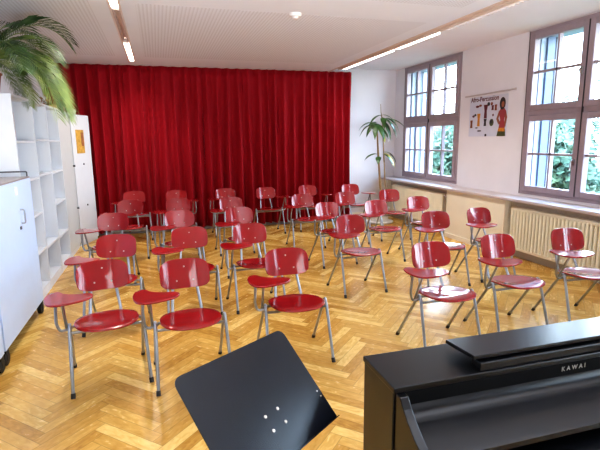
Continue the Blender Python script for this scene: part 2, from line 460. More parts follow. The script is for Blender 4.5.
# ------------------------------------------------------------------ ceiling lights, detector
def light_thing(label, x0, x1, ya, yb, z0, z1, hung):
    root = tag(empty('ceiling_light', ((x0 + x1) / 2, (ya + yb) / 2, z0)), label, 'ceiling light')
    o = Vector(root.location)
    def P(name, bm, m, **k):
        for v in bm.verts: v.co -= o
        return link(name, bm, m, root, **k)
    return root, P
r, P = light_thing('narrow recessed ceiling light at upper left, its far end brightly lit', -.36, -.25, .5, 8.2, ZC, ZC + .08, False)
P('housing', bxs((-.36, -.34, .5, 8.2, ZC - .006, ZC + .08), (-.27, -.25, .5, 8.2, ZC - .006, ZC + .08), (-.34, -.27, .5, 8.2, ZC + .07, ZC + .085), (-.34, -.27, 8.18, 8.2, ZC - .006, ZC + .07)), MT['lightcase'])
for a, b, lit in ((6.75, 8.17, 1), (5.15, 6.65, 0), (3.6, 5.05, 1), (2.0, 3.5, 0)):
    if lit: P('tube', bxs((-.335, -.275, a, b, ZC + .0, ZC + .02)), MT['tubeglow'])
    else: P('reflector', bxs((-.335, -.325, a, b, ZC, ZC + .06), (-.285, -.275, a, b, ZC, ZC + .06), (-.325, -.285, a, b, ZC + .05, ZC + .06)), MT['louver'])
for y in (6.7, 5.1, 3.55): P('divider', bxs((-.335, -.275, y - .02, y + .02, ZC - .002, ZC + .05)), MT['lightcase'])
r, P = light_thing('long ceiling light beam above the window side of the room', 3.17, 3.34, .5, 8.2, ZC - .02, ZR, True)
P('housing', bxs((3.175, 3.335, .5, 8.2, ZC + .0, ZR - .01)), MT['lightcase'], bevel=.005)
P('side_strip', bxs((3.175, 3.23, .5, 8.2, ZC - .03, ZC)), MT['cove'])
for k, (a, b) in enumerate(((6.35, 8.17), (5.2, 6.2), (3.3, 5.05), (1.6, 3.2))):
    if k in (0, 1): P('tube', bxs((3.25, 3.32, a, b, ZC - .022, ZC - .001)), MT['tubeglow'])
    else:
        bm = bmesh.new(); box(bm, 3.25, 3.32, a, b, ZC - .006, ZC - .001)
        for q in range(int((b - a) / .06)): box(bm, 3.25, 3.32, a + q * .06, a + q * .06 + .012, ZC - .022, ZC - .005)
        P('louver', bm, MT['louver'])
bm = bmesh.new(); lathe(bm, [(.062, ZC), (.06, ZC - .018), (.05, ZC - .03)], 1.405, 4.81, 20)
d = tag(link('smoke_detector', bm, MT['plastic'], smooth=True), 'small round white smoke detector on the ceiling', 'smoke detector')
bm = bmesh.new(); lathe(bm, [(.032, ZC - .03), (.03, ZC - .05), (.018, ZC - .056)], 1.405, 4.81, 16)
link('sensor', bm, MT['louver'], d, smooth=True)

# ------------------------------------------------------------------ curtains
def curtain(x0, x1, ph, label):
    root = tag(empty('curtain', ((x0 + x1) / 2, 8.62, .06)), label, 'curtain', 'red curtains across the back wall')
    o = Vector(root.location)
    rnd = random.Random(ph)
    nf = int(round((x1 - x0) / .168)); cols = nf * 14; rows = 18
    w = [rnd.uniform(.75, 1.25) for _ in range(nf)]; tot = sum(w); edges = [0]
    for q in w: edges.append(edges[-1] + q / tot)
    amp = [rnd.uniform(.75, 1.2) for _ in range(nf)]; lean = [rnd.uniform(-.03, .03) for _ in range(nf)]
    bm = bmesh.new(); grid = []
    for i in range(cols + 1):
        s = i / 14; k = min(int(s), nf - 1); f = s - k
        xx = x0 + (x1 - x0) * (edges[k] + (edges[k + 1] - edges[k]) * f)
        col = []
        for j in range(rows + 1):
            t = j / rows; z = .06 + (2.858 - .06) * t
            prof = math.cos(2 * PI * f); prof = math.copysign(abs(prof) ** .8, prof)
            a = .092 * amp[k] * (1.0 - .72 * t) * (.35 + .65 * 1)
            wob = lean[k] * (1 - t) * math.sin(PI * f) + .006 * math.sin(5 * t + k * 1.7) * math.sin(PI * f)
            skew = .03 * math.sin(2 * PI * f) * (1 - .3 * t)
            col.append(bm.verts.new(Vector((xx + wob + skew * .4, 8.615 + a * prof + .012 * math.sin(9 * t + 2.1 * k), z)) - o))
        grid.append(col)
    for a, b in zip(grid, grid[1:]):
        for j in range(rows): bm.faces.new((a[j], b[j], b[j + 1], a[j + 1]))
    me_ob = link('cloth', bm, MT['curtain'], root, smooth=True)
    sol = me_ob.modifiers.new('cloth_thickness', 'SOLIDIFY'); sol.thickness = .004
    bm = bxs((x0, x1, 8.66, 8.70, 2.83, ZC + .005))
    for v in bm.verts: v.co -= o
    link('rail', bm, MT['plastic'], root)
curtain(-1.62, .80, 3, 'deep red pleated curtain covering the left half of the back wall')
curtain(.80, 3.62, 5, 'deep red pleated curtain covering the right half of the back wall')

# ------------------------------------------------------------------ chairs
def build_chair_meshes():
    """parts as (name, parent part index or None, mesh, smooth)"""
    parts = []
    def add(name, bm, m, par=None):
        bmesh.ops.recalc_face_normals(bm, faces=bm.faces)
        me = bpy.data.meshes.new(name); bm.to_mesh(me); bm.free(); me.materials.append(m)
        for p in me.polygons: p.use_smooth = True
        try: me.set_sharp_from_angle(angle=math.radians(45))
        except Exception: pass
        parts.append((name, par, me)); return len(parts) - 1
    # seat
    def seatf(u, v, n):
        z = .440 - .07 * v
        z -= .016 * max(0, 1 - (u / .2) ** 2) * max(0, 1 - ((v + .10) / .2) ** 2)
        if v < -.18: z -= 1.5 * (v + .18) ** 2
        if v > .03: z += .6 * (v - .03) ** 2
        return Vector((u, v, z + n))
    ol = superellipse(.200, .192, 2.7, 44, 0, -.105)
    ol = [(u * (1 + .14 * -(v + .105)), v) for u, v in ol]
    bm = bmesh.new(); sheet(bm, ol, seatf, .013); add('seat', bm, MT['red'])
    # backrest
    def backf(u, v, n):
        y = .172 + .27 * v - 1.25 * u * u
        return Vector((u * .99, y - n * .965, .682 + v * .965 + .26 * n))
    ol = [(u * (1 - .3 * max(0, v - .02)), v) for u, v in superellipse(.175, .106, 3.9, 52)]
    bm = bmesh.new(); sheet(bm, ol, backf, .013); b = add('backrest', bm, MT['red'])
    for u, v in ((0, .048), (-.058, -.05), (.058, -.05)):
        bm = bmesh.new(); lathe(bm, [(.0065, 0), (.006, .002), (.002, .0035)], 0, 0, 10)
        p = backf(u, v, .006); rot = Vector((0, 0, 1)).rotation_difference(Vector((0, -.965, .26))).to_matrix().to_4x4()
        bm.transform(Matrix.Translation(p) @ rot); add('rivet', bm, MT['rivet'], b)
    # tubular frame
    for s in (-1, 1):
        f = [(s * .242, -.246, .012), (s * .230, -.125, .412), (s * .229, -.098, .452), (s * .230, -.058, .402)]
        bm = bmesh.new(); tube(bm, [f[0]] + fillet(f, .03)[1:], .011); i = add('leg', bm, MT['tube'])
        bm = bmesh.new(); tube(bm, [(s * .243, -.2515, 0), (s * .2415, -.237, .03)], .0145); add('foot_cap', bm, MT['rubber'], i)
        bm = bmesh.new(); tube(bm, [(s * .230, -.058, .402), (s * .238, .212, .012)], .011); i = add('leg', bm, MT['tube'])
        bm = bmesh.new(); tube(bm, [(s * .238, .220, 0), (s * .2378, .2, .03)], .0145); add('foot_cap', bm, MT['rubber'], i)
    for y, z in ((-.122, .392), (.0, .395)):
        hw = .232
        bm = bmesh.new(); tube(bm, [(-hw, y if y < 0 else -.045, z), (-hw + .03, y, z), (hw - .03, y, z), (hw, y if y < 0 else -.045, z)], .010); add('crossbar', bm, MT['tube'])
    for s in (-1, 1):
        pts = [(s * .105, -.15, .412), (s * .105, .095, .402), (s * .092, .150, .52), (s * .075, .196, .665)]
        bm = bmesh.new(); tube(bm, fillet(pts, .05), .0105); add('back_post', bm, MT['tube'])
    # writing tablet on the sitter's right
    ol = smooth_loop([(-.335, -.035), (-.28, -.015), (-.245, -.08), (-.18, -.135), (-.10, -.16), (-.07, -.21), (-.10, -.27), (-.19, -.30), (-.28, -.30), (-.338, -.25), (-.356, -.13)], 52)
    bm = bmesh.new(); sheet(bm, ol, lambda u, v, n: Vector((u, v, .648 + n + .05 * (u + .2))), .013); t = add('writing_tablet', bm, MT['red'])
    bm = bmesh.new(); tube(bm, fillet([(-.295, -.105, .636), (-.305, -.10, .46), (-.285, -.10, .405), (-.230, -.10, .415)], .045), .0095); add('tablet_support', bm, MT['tube'])
    bm = bmesh.new(); tube(bm, [(-.255, -.19, .638), (-.248, -.06, .402)], .0095); add('tablet_support', bm, MT['tube'])
    bm = bmesh.new(); box(bm, -.33, -.23, -.215, -.07, .628, .638)
    add('tablet_bracket', bm, MT['tube'], t)
    return parts

CH = build_chair_meshes()
def mirrored(parts):
    out = []
    for n, p, me in parts:
        m2 = me.copy()
        m2.transform(Matrix.Scale(-1, 4, (1, 0, 0))); m2.flip_normals(); out.append((n, p, m2))
    return out
CHL = mirrored(CH)

def make_chair(parts, name='tablet_chair'):
    root = empty(name)
    obs = []
    for n, p, me in parts:
        o = bpy.data.objects.new(n, me); COL.objects.link(o); o.parent = obs[p] if p is not None else root; obs.append(o)
    return root

def copy_tree(o, parent=None):
    c = o.copy(); COL.objects.link(c); c.parent = parent
    for ch in list(o.children): copy_tree(ch, c)
    return c

TOPY = .20
CHAIRS = [  # id, backrest top x, y, turn in degrees, left-handed, label
    (1, -.44, 3.54, 8, 0, 'red tablet-arm chair at the left end of the front row, beside the white rolling cabinet'),
    (6, .125, 3.39, 3, 0, 'red tablet-arm chair second from the left in the front row'),
    (11, .92, 3.47, 0, 0, 'red tablet-arm chair right behind the black music stand, alone left of the aisle'),
    (27, 2.065, 3.30, -1, 0, 'red tablet-arm chair closest behind the left end of the piano'),
    (29, 2.775, 3.38, 0, 0, 'red tablet-arm chair in the front row, middle of the three behind the piano'),
    (30, 3.545, 3.39, -4, 0, 'red tablet-arm chair in front of the near radiator, cut by the right picture edge'),
    (2, -.39, 4.51, -6, 0, 'red tablet-arm chair in the second row, leftmost, directly behind the front-left chair'),
    (7, .26, 4.67, 0, 0, 'red tablet-arm chair in the second row, second from the left'),
    (12, .85, 4.67, 5, 0, 'red tablet-arm chair in the second row, just left of the aisle, seat partly hidden'),
    (17, 1.99, 4.77, 4, 0, 'red tablet-arm chair standing free right of the aisle, second row, all four legs showing'),
    (26, 3.03, 4.71, -6, 0, 'red tablet-arm chair in the second row, second from the radiator wall'),
    (28, 3.65, 4.77, 4, 0, 'red tablet-arm chair in the second row, before the cream panel between the radiators'),
    (3, -.54, 5.92, -3, 0, 'red tablet-arm chair in the third row, leftmost, tablet toward the white shelves'),
    (8, .21, 5.85, 3, 0, 'red tablet-arm chair in the third row, second from the left'),
    (13, .94, 5.85, 4, 0, 'red tablet-arm chair in the third row, just left of the aisle'),
    (18, 2.12, 5.90, 8, 0, 'red tablet-arm chair in the third row, just right of the aisle'),
    (21, 2.82, 5.85, 2, 0, 'red tablet-arm chair in the third row, below the brown stem of the tall plant'),
    (25, 3.58, 6.03, -4, 0, 'red tablet-arm chair in the third row, closest to the window wall'),
    (4, -.41, 7.16, -4, 0, 'red tablet-arm chair in the fourth row, leftmost, its seat edge and right-hand legs showing'),
    (9, .25, 7.11, 0, 0, 'red tablet-arm chair in the fourth row, second from the left'),
    (14, 1.00, 6.97, 3, 0, 'red tablet-arm chair in the fourth row, just left of the aisle'),
    (19, 2.10, 6.94, 0, 0, 'red tablet-arm chair in the fourth row, just right of the aisle'),
    (22, 2.81, 6.95, 2, 0, 'red tablet-arm chair in the fourth row, before the right end of the curtain'),
    (24, 3.65, 7.05, -8, 0, 'red tablet-arm chair in the fourth row, beside the tall plant and far radiator'),
    (5, -.42, 8.41, 3, 0, 'red tablet-arm chair against the curtain, leftmost of the back row'),
    (10, .27, 8.29, 0, 1, 'red left-handed tablet-arm chair against the curtain, second from the left in the back row'),
    (15, 1.10, 8.30, 2, 0, 'red right-handed tablet-arm chair against the curtain, third from the left in the back row'),
    (16, 1.80, 8.20, 2, 1, 'red left-handed tablet-arm chair standing free before the middle of the curtain'),
    (20, 2.60, 8.26, 0, 1, 'red left-handed tablet-arm chair against the curtain, second from right in the back row'),
    (23, 3.41, 8.16, 0, 1, 'red left-handed tablet-arm chair at the right end of the back row, beside the plant'),
]
protoR = protoL = None
for cid, tx, ty, deg, lh, lab in CHAIRS:
    if lh:
        if protoL is None: protoL = ch = make_chair(CHL, 'tablet_chair')
        else: ch = copy_tree(protoL)
    else:
        if protoR is None: protoR = ch = make_chair(CH)
        else: ch = copy_tree(protoR)
    if cid not in (1, 6, 27, 29, 30): tx -= .018
    a = math.radians(deg)
    ch.location = (tx + TOPY * math.sin(a), ty - TOPY * math.cos(a), 0); ch.rotation_euler = (0, 0, a)
    tag(ch, lab, 'chair', 'red tablet-arm chairs in rows')

# ------------------------------------------------------------------ white shelf, cabinets (left)
def shelf_unit():
    x0, x1 = XL + .04, -1.24
    root = tag(empty('shelf_unit', (x1, 5.95, 0)), 'tall white open shelf unit with square compartments along the left wall', 'shelf')
    o = Vector(root.location)
    def P(name, bm, m, **k):
        for v in bm.verts: v.co -= o
        return link(name, bm, m, root, **k)
    ys = [4.92, 5.64, 6.30, 6.97]; t = .022
    for k, y in enumerate(ys): P('upright', bxs((x0, x1, y, y + t, 0, 2.03)), MT['white'])
    P('top_board', bxs((x0, x1 + .004, ys[0], ys[-1] + t, 2.03, 2.052)), MT['white'])
    P('plinth', bxs((x0, x1 - .005, ys[0] + t, ys[-1], 0, .075)), MT['white'])
    P('back_panel', bxs((x0 - .01, x0, ys[0], ys[-1] + t, 0, 2.03)), MT['shelfback'])
    cols = [(0, (.075, .47, .86, 1.235, 1.615)), (1, (.075, .45, 1.25, 1.63)), (2, (.075, .43, .85, 1.235, 1.62))]
    for c, zs in cols:
        for z in zs: P('shelf_board', bxs((x0, x1 - .004, ys[c] + t, ys[c + 1], z, z + .02)), MT['white'])
    return root
shelf_unit()
tag(link('red_binder', bxs((-1.46, -1.26, 4.98, 5.03, 1.636, 1.90)), MT['redbook'], bevel=.004), 'slim red binder standing in the upper left shelf compartment behind the palm', 'binder')

def tall_cabinet():
    x0, x1, y0, y1 = XL + .03, -1.24, 6.995, 7.86
    root = tag(empty('tall_cabinet', (x1, 7.43, 0)), 'tall pale grey cupboard with a flat door at the end of the white shelves', 'cabinet')
    o = Vector(root.location)
    def P(name, bm, m, par=root, **k):
        for v in bm.verts: v.co -= o
        return link(name, bm, m, par, **k)
    P('body', bxs((x0, x1 - .02, y0, y1, 0, 2.05)), MT['white'])
    d = P('door', bxs((x1 - .018, x1, y0 + .003, y1 - .003, .08, 2.045)), MT['greyw'], bevel=.002)
    for z in (1.26, 1.98, .62):
        bm = bmesh.new(); tube(bm, [(x1, y1 - .06, z), (x1 + .03, y1 - .06, z)], [.012, .016], 12); P('knob' if z < 1.5 and z > 1 else 'latch', bm, MT['rail'], d, smooth=True)
tall_cabinet()

def angled_cabinet():
    a = math.atan2(.55, .19)
    root = tag(empty('locker', (-1.235, 7.885, 0), a), 'tall bright white locker standing askew against the curtain, yellow notice on it', 'locker')
    # local x runs along the front, local +y points into the cabinet (away from the room)
    w, d, h = .575, .26, 2.03
    link('body', bxs((0, w, .02, d, .0, h)), MT['white'], root)
    dr = link('door', bxs((.004, w - .004, 0, .018, .05, h - .005)), MT['white'], root, bevel=.002)
    bm = bmesh.new(); tube(bm, [(w * .5, 0, 1.27), (w * .5, -.012, 1.27)], .013, 12); link('lock', bm, MT['rail'], dr, smooth=True)
    bm = bmesh.new(); tube(bm, [(w * .5, 0, .62), (w * .5, -.012, .62)], .013, 12); link('lock', bm, MT['rail'], dr, smooth=True)
    n = tag(link('notice', bxs((.12, .36, -.006, -.001, 1.44, 1.80)), MT['yellow']), 'small yellow-brown picture notice stuck on the white locker door', 'notice')
    n.matrix_world = Matrix.Translation((-1.235, 7.885, 0)) @ Matrix.Rotation(a, 4, 'Z')
    bm = bxs((.27, .34, -.009, -.006, 1.55, 1.76)); k = link('printed_shape', bm, MT['green'], n)
    k.data.materials[0] = MT['wood']
angled_cabinet()
# things on the cabinets
b = tag(link('wooden_tray', bxs((-1.52, -1.27, 7.12, 7.62, 2.051, 2.062), (-1.52, -1.27, 7.12, 7.135, 2.062, 2.10), (-1.52, -1.27, 7.605, 7.62, 2.062, 2.10), (-1.285, -1.27, 7.135, 7.605, 2.062, 2.10), (-1.52, -1.505, 7.135, 7.605, 2.062, 2.10)), MT['woodl']),
        'shallow light wooden tray on top of the grey cupboard', 'tray')
root = tag(empty('dried_bouquet', (-1.40, 7.35, 2.063)), 'brown dried flower bouquet lying in the tray on the grey cupboard', 'dried flowers')
bm = bmesh.new(); rr = random.Random(4)
for k in range(46):
    a = rr.uniform(0, 2 * PI); e = rr.uniform(.3, 1.4); l = rr.uniform(.10, .30)
    p = Vector((math.cos(a) * math.cos(e) * .45, math.sin(a) * math.cos(e), math.sin(e))) * l
    tube(bm, [(0, 0, .012), p * .6 + Vector((0, 0, .01)), p], [.004, .003, .002], 5)
link('stems', bm, MT['dry'], root)
bm = bmesh.new()
for k in range(50):
    a = rr.uniform(0, 2 * PI); e = rr.uniform(.3, 1.4); l = rr.uniform(.14, .30)
    p = Vector((math.cos(a) * math.cos(e) * .45, math.sin(a) * math.cos(e), math.sin(e))) * l
    bmesh.ops.create_icosphere(bm, subdivisions=1, radius=rr.uniform(.008, .018), matrix=Matrix.Translation(p))
link('blossoms', bm, MT['wood'], root)['kind'] = 'stuff'
def figurine(x, y, z, m, hm, s, label):
    root = tag(empty('figurine', (x, y, z)), label, 'figurine')
    bm = bmesh.new(); lathe(bm, [(.028 * s, 0), (.034 * s, .02 * s), (.04 * s, .05 * s), (.03 * s, .085 * s), (.014 * s, .1 * s)], 0, 0, 14); link('body', bm, m, root, smooth=True)
    bm = bmesh.new(); lathe(bm, [(.01 * s, .098 * s), (.024 * s, .112 * s), (.026 * s, .125 * s), (.016 * s, .145 * s), (.004 * s, .15 * s)], 0, 0, 12); link('head', bm, hm, root, smooth=True)
    bm = bmesh.new()
    for q in (-1, 1): tube(bm, [(q * .03 * s, -.002, .085 * s), (q * .044 * s, -.012 * s, .055 * s), (q * .02 * s, -.036 * s, .045 * s)], .008 * s, 6)
    link('arms', bm, m, root, smooth=True)
figurine(-1.325, 7.99, 2.031, MT['wood'], MT['woodl'], .75, 'small brown wooden figurine on top of the white locker')
figurine(-1.235, 8.23, 2.031, MT['cream'], MT['wood'], .95, 'small cream figurine with brown head at the locker edge by the curtain')

def rolling_cabinet(y0, y1, label):
    x0, x1, z0, z1 = -1.58, -1.145, .125, 1.30
    root = tag(empty('rolling_cabinet', (x1, (y0 + y1) / 2, 0)), label, 'cabinet', 'white rolling cabinets')
    o = Vector(root.location)
    def P(name, bm, m, par=root, **k):
        for v in bm.verts: v.co -= o
        return link(name, bm, m, par, **k)
    P('body', bxs((x0, x1 - .02, y0, y1, z0, z1)), MT['bluew'])
    P('top_panel', bxs((x0, x1 - .004, y0, y1, z1, z1 + .012)), MT['cabtop'])
    d = P('door', bxs((x1 - .019, x1, y0 + .003, y1 - .003, z0 + .003, z1 - .002)), MT['bluew'], bevel=.003)
    yh = y1 - .43
    bm = bmesh.new(); tube(bm, fillet([(x1, yh, 1.06), (x1 + .03, yh, 1.06), (x1 + .03, yh, .945), (x1, yh, .945)], .015), .007); P('handle', bm, MT['chrome'], d, smooth=True)
    P('lock', bxs((x1, x1 + .008, yh - .06, yh - .03, .90, .925)), MT['rail'], d)
    P('label_holder', bxs((x1, x1 + .004, y1 - .52, y1 - .455, 1.19, 1.255)), MT['plastic'], d)
    bm = bmesh.new(); tube(bm, fillet([(x1 - .02, y1 - .01, z1 + .01), (x1 - .02, y1 - .01, z1 + .055), (x0 + .02, y1 - .01, z1 + .055), (x0 + .02, y1 - .01, z1 + .01)], .012), .006); P('guard_rail', bm, MT['rail'], smooth=True)
    for y in (y0 + .06, y1 - .03):
        for x in (x1 - .03, x0 + .05):
            c = P('caster', bxs((x - .022, x + .022, y - .03, y + .03, .085, z0), (x - .024, x - .018, y - .02, y + .02, .04, .09), (x + .018, x + .024, y - .02, y + .02, .04, .09)), MT['rubber'])
            bm = bmesh.new()
            tube(bm, [(x - .02, y, .055), (x - .014, y, .055), (x + .014, y, .055), (x + .02, y, .055)], [.046, .055, .055, .046], 20)
            P('wheel', bm, MT['rubber'], c, smooth=True)
    return root
rolling_cabinet(3.66, 4.86, 'bluish-white rolling cabinet with a loop handle, left of the front row of chairs')
rolling_cabinet(2.43, 3.63, 'white rolling cabinet of which only a sliver shows at the left picture edge')

# ------------------------------------------------------------------ palm on the shelf
def frond(bm_r, bm_l, base, az, elev, length, droop, wid, rnd):
    pts = []; d = Vector((math.cos(az) * math.cos(elev), math.sin(az) * math.cos(elev), math.sin(elev))); p = Vector(base)
    n = 18
    for k in range(n + 1):
        pts.append(p.copy()); d.z -= droop / n * (.4 + 1.2 * k / n); d.normalize(); p = p + d * (length / n)
        if p.z > 2.80: d.z = min(d.z, -.05); p.z = min(p.z, 2.82)
        if p.x < XL + .06: p.x = XL + .06
    tube(bm_r, pts, [.006 * (1 - .8 * k / n) for k in range(n + 1)], 5)
    for k in range(34):
        s = .14 + .86 * k / 34; i = min(int(s * n), n - 1); f = s * n - i
        q = pts[i].lerp(pts[i + 1], f); t = (pts[i + 1] - pts[i]).normalized()
        side = t.cross(Vector((0, 0, 1)))
        if side.length < .1: side = Vector((1, 0, 0))
        side.normalize(); up = side.cross(t)
        L = wid * (math.sin(PI * min(1, .14 + s * .82)) ** .6) * rnd.uniform(.85, 1.1)
        for sg in (-1, 1):
            dd = (side * sg * .75 + t * .7 + up * .25 + Vector((0, 0, -.1))).normalized()
            w = t.cross(dd).cross(dd).normalized() * .0046 + up * .0015
            a = q; m1 = q + dd * L * .5 + Vector((0, 0, -.02 * L)); e = q + dd * L + Vector((0, 0, -.26 * L))
            for v in (a, m1, e):
                v.z = min(v.z, 2.845); v.x = max(v.x, XL + .02)
            vs = [bm_l.verts.new(v) for v in (a - w * .5, m1 - w, e, m1 + w, a + w * .5)]
            bm_l.faces.new(vs)

def palm():
    base = Vector((-1.45, 5.06, 2.052))
    root = tag(empty('potted_palm', base), 'large feathery potted palm on top of the white shelves, fronds hanging down', 'potted palm')
    bm = bmesh.new(); lathe(bm, [(.085, 0), (.115, .17), (.125, .175), (.125, .19), (.108, .19), (.104, .165)], 0, 0, 24); link('pot', bm, MT['terra'], root, smooth=True)
    bm = bmesh.new(); lathe(bm, [(.10, .150), (.10, .166)], 0, 0, 20); link('soil', bm, MT['soil'], root)
    bm = bmesh.new()
    for k in range(5): tube(bm, [(.03 * math.cos(k * 1.3), .03 * math.sin(k * 1.3), .15), (.045 * math.cos(k * 1.3), .045 * math.sin(k * 1.3), .34)], [.013, .009], 6)
    link('stems', bm, MT['stem'], root, smooth=True)
    rnd = random.Random(11)
    spec = [ # azimuth, elevation, length, droop, leaflet length
        (1.2, 1.1, 1.0, 2.6, .24), (.8, .95, .72, 2.5, .25), (.5, 1.1, 1.0, 2.7, .25), (1.45, .8, .95, 2.3, .24), (.1, 1.05, .9, 2.8, .24),
        (.4, .55, .72, 3.4, .24), (.75, .7, .65, 3.0, .22), (.15, .5, .85, 3.6, .25), (1.35, .5, .7, 2.8, .22), (-.15, .5, .9, 3.4, .25),
        (.3, .2, .75, 2.8, .24), (.6, .3, .6, 2.6, .22), (1.15, .1, .7, 2.4, .22), (-.5, .8, .9, 2.6, .24), (-.9, .6, .8, 2.4, .24), (-.3, .2, 1.0, 2.8, .25),
        (2.0, 1.2, .8, 2.0, .22), (-1.8, 1.1, .8, 2.0, .22), (.0, .1, .8, 2.6, .24), (-.35, .6, .95, 3.6, .26), (-.6, .4, 1.1, 3.4, .26), (.05, .7, .85, 3.8, .24), (-.15, .2, .95, 3.0, .26)]
    for k, (az, el, L, dr, wd) in enumerate(spec):
        br, bl = bmesh.new(), bmesh.new()
        frond(br, bl, base + Vector((.04 * math.cos(az), .04 * math.sin(az), .32)), az, el, L, dr, wd, rnd)
        for q in (br, bl):
            for v in q.verts: v.co -= base
        fo = link('frond', bl, MT['palm2'] if k in (0, 2, 3, 4, 13, 14) else MT['palm'], root)
        link('midrib', br, MT['palm'], fo)
palm()

# ------------------------------------------------------------------ tall plant by the window corner
def dracaena():
    bx, by = 4.06, 8.22
    root = tag(empty('potted_plant', (bx, by, 0)), 'tall thin potted plant with drooping leaves in the corner by the far window', 'potted plant')
    bm = bmesh.new(); lathe(bm, [(.25, 0), (.27, .015), (.27, .035), (.16, .035), (.19, .28), (.20, .285), (.20, .30), (.175, .30), (.17, .27)], 0, 0, 28); link('pot', bm, MT['pot'], root, smooth=True)
    bm = bmesh.new(); lathe(bm, [(.168, .25), (.168, .272)], 0, 0, 20); link('soil', bm, MT['soil'], root)
    S1 = [(.03, 0, .25), (.02, .01, .6), (-.03, .02, 1.2), (-.07, .03, 1.75), (-.09, .03, 1.9)]
    S2 = [(.09, .02, .25), (.11, .0, .7), (.06, .0, 1.4), (.03, .02, 1.95), (.0, .02, 2.1), (-.01, .02, 2.25)]
    bm = bmesh.new(); tube(bm, S1, [.024, .022, .02, .016, .012], 8); link('stem', bm, MT['stem'], root, smooth=True)
    bm = bmesh.new(); tube(bm, S2, [.014, .013, .012, .010, .007, .004], 8); link('stem', bm, MT['stem'], root, smooth=True)
    rnd = random.Random(3)
    def leaf(p, az, L, w, el, dr, m):
        L *= 1.3; w *= 1.5
        bm = bmesh.new(); n = 8; d = Vector((math.cos(az) * math.cos(el), math.sin(az) * math.cos(el), math.sin(el))); q = Vector(p); rows = []
        for k in range(n + 1):
            s = k / n; side = Vector((-math.sin(az), math.cos(az), 0)); ww = w * math.sin(PI * min(1, .08 + .92 * s) ** .8) if k < n else 0.002
            up = side.cross(d).normalized()
            rows.append([bm.verts.new(q + side * ww + up * .25 * ww), bm.verts.new(q), bm.verts.new(q - side * ww + up * .25 * ww)])
            d.z -= dr / n; d.normalize(); q = q + d * L / n
        for a, c in zip(rows, rows[1:]):
            for j in range(2): bm.faces.new((a[j], a[j + 1], c[j + 1], c[j]))
        link('leaf', bm, m, root, smooth=True)
    G, Yl = MT['leaf'], MT['leafy']
    top1, top2 = Vector((-.09, .03, 1.88)), Vector((.03, .02, 1.98))
    for az, L, el, dr in ((3.0, .34, .7, 2.6), (3.5, .30, .3, 2.4), (2.5, .32, .9, 2.4), (4.2, .36, .5, 3.0), (4.9, .36, .2, 2.8), (5.4, .34, .4, 2.8), (3.8, .30, .9, 2.6), (1.6, .3, .6, 2.2)):
        leaf(top1 + Vector((0, 0, rnd.uniform(-.05, .05))), az, L, .042, el, dr, G)
    leaf(top1, 5.1, .34, .05, -.1, 2.4, Yl)
    for az, L, el, dr in ((-.15, .42, .5, 1.6), (.4, .36, .7, 1.8), (-.5, .44, .2, 2.6), (-.9, .40, .3, 2.8), (3.3, .3, .5, 2.2), (4.4, .3, .5, 2.4), (-.3, .4, -.1, 2.4), (-1.3, .36, .0, 2.6)):
        leaf(top2 + Vector((0, 0, rnd.uniform(-.06, .08))), az, L, .036, el, dr, G)
    for p, az, L, el, dr, m in (((-.04, .02, 1.32), 3.3, .28, .5, 1.6, G), ((.06, 0, 1.36), -.1, .30, .5, 2.6, G), ((.06, 0, 1.34), -.6, .32, .2, 2.8, Yl), ((.06, 0, 1.32), -1.0, .28, .3, 2.6, G), ((-.03, .02, 1.28), 4.2, .2, .3, 2.0, G)):
        leaf(p, az, L, .036, el, dr, m)
dracaena()

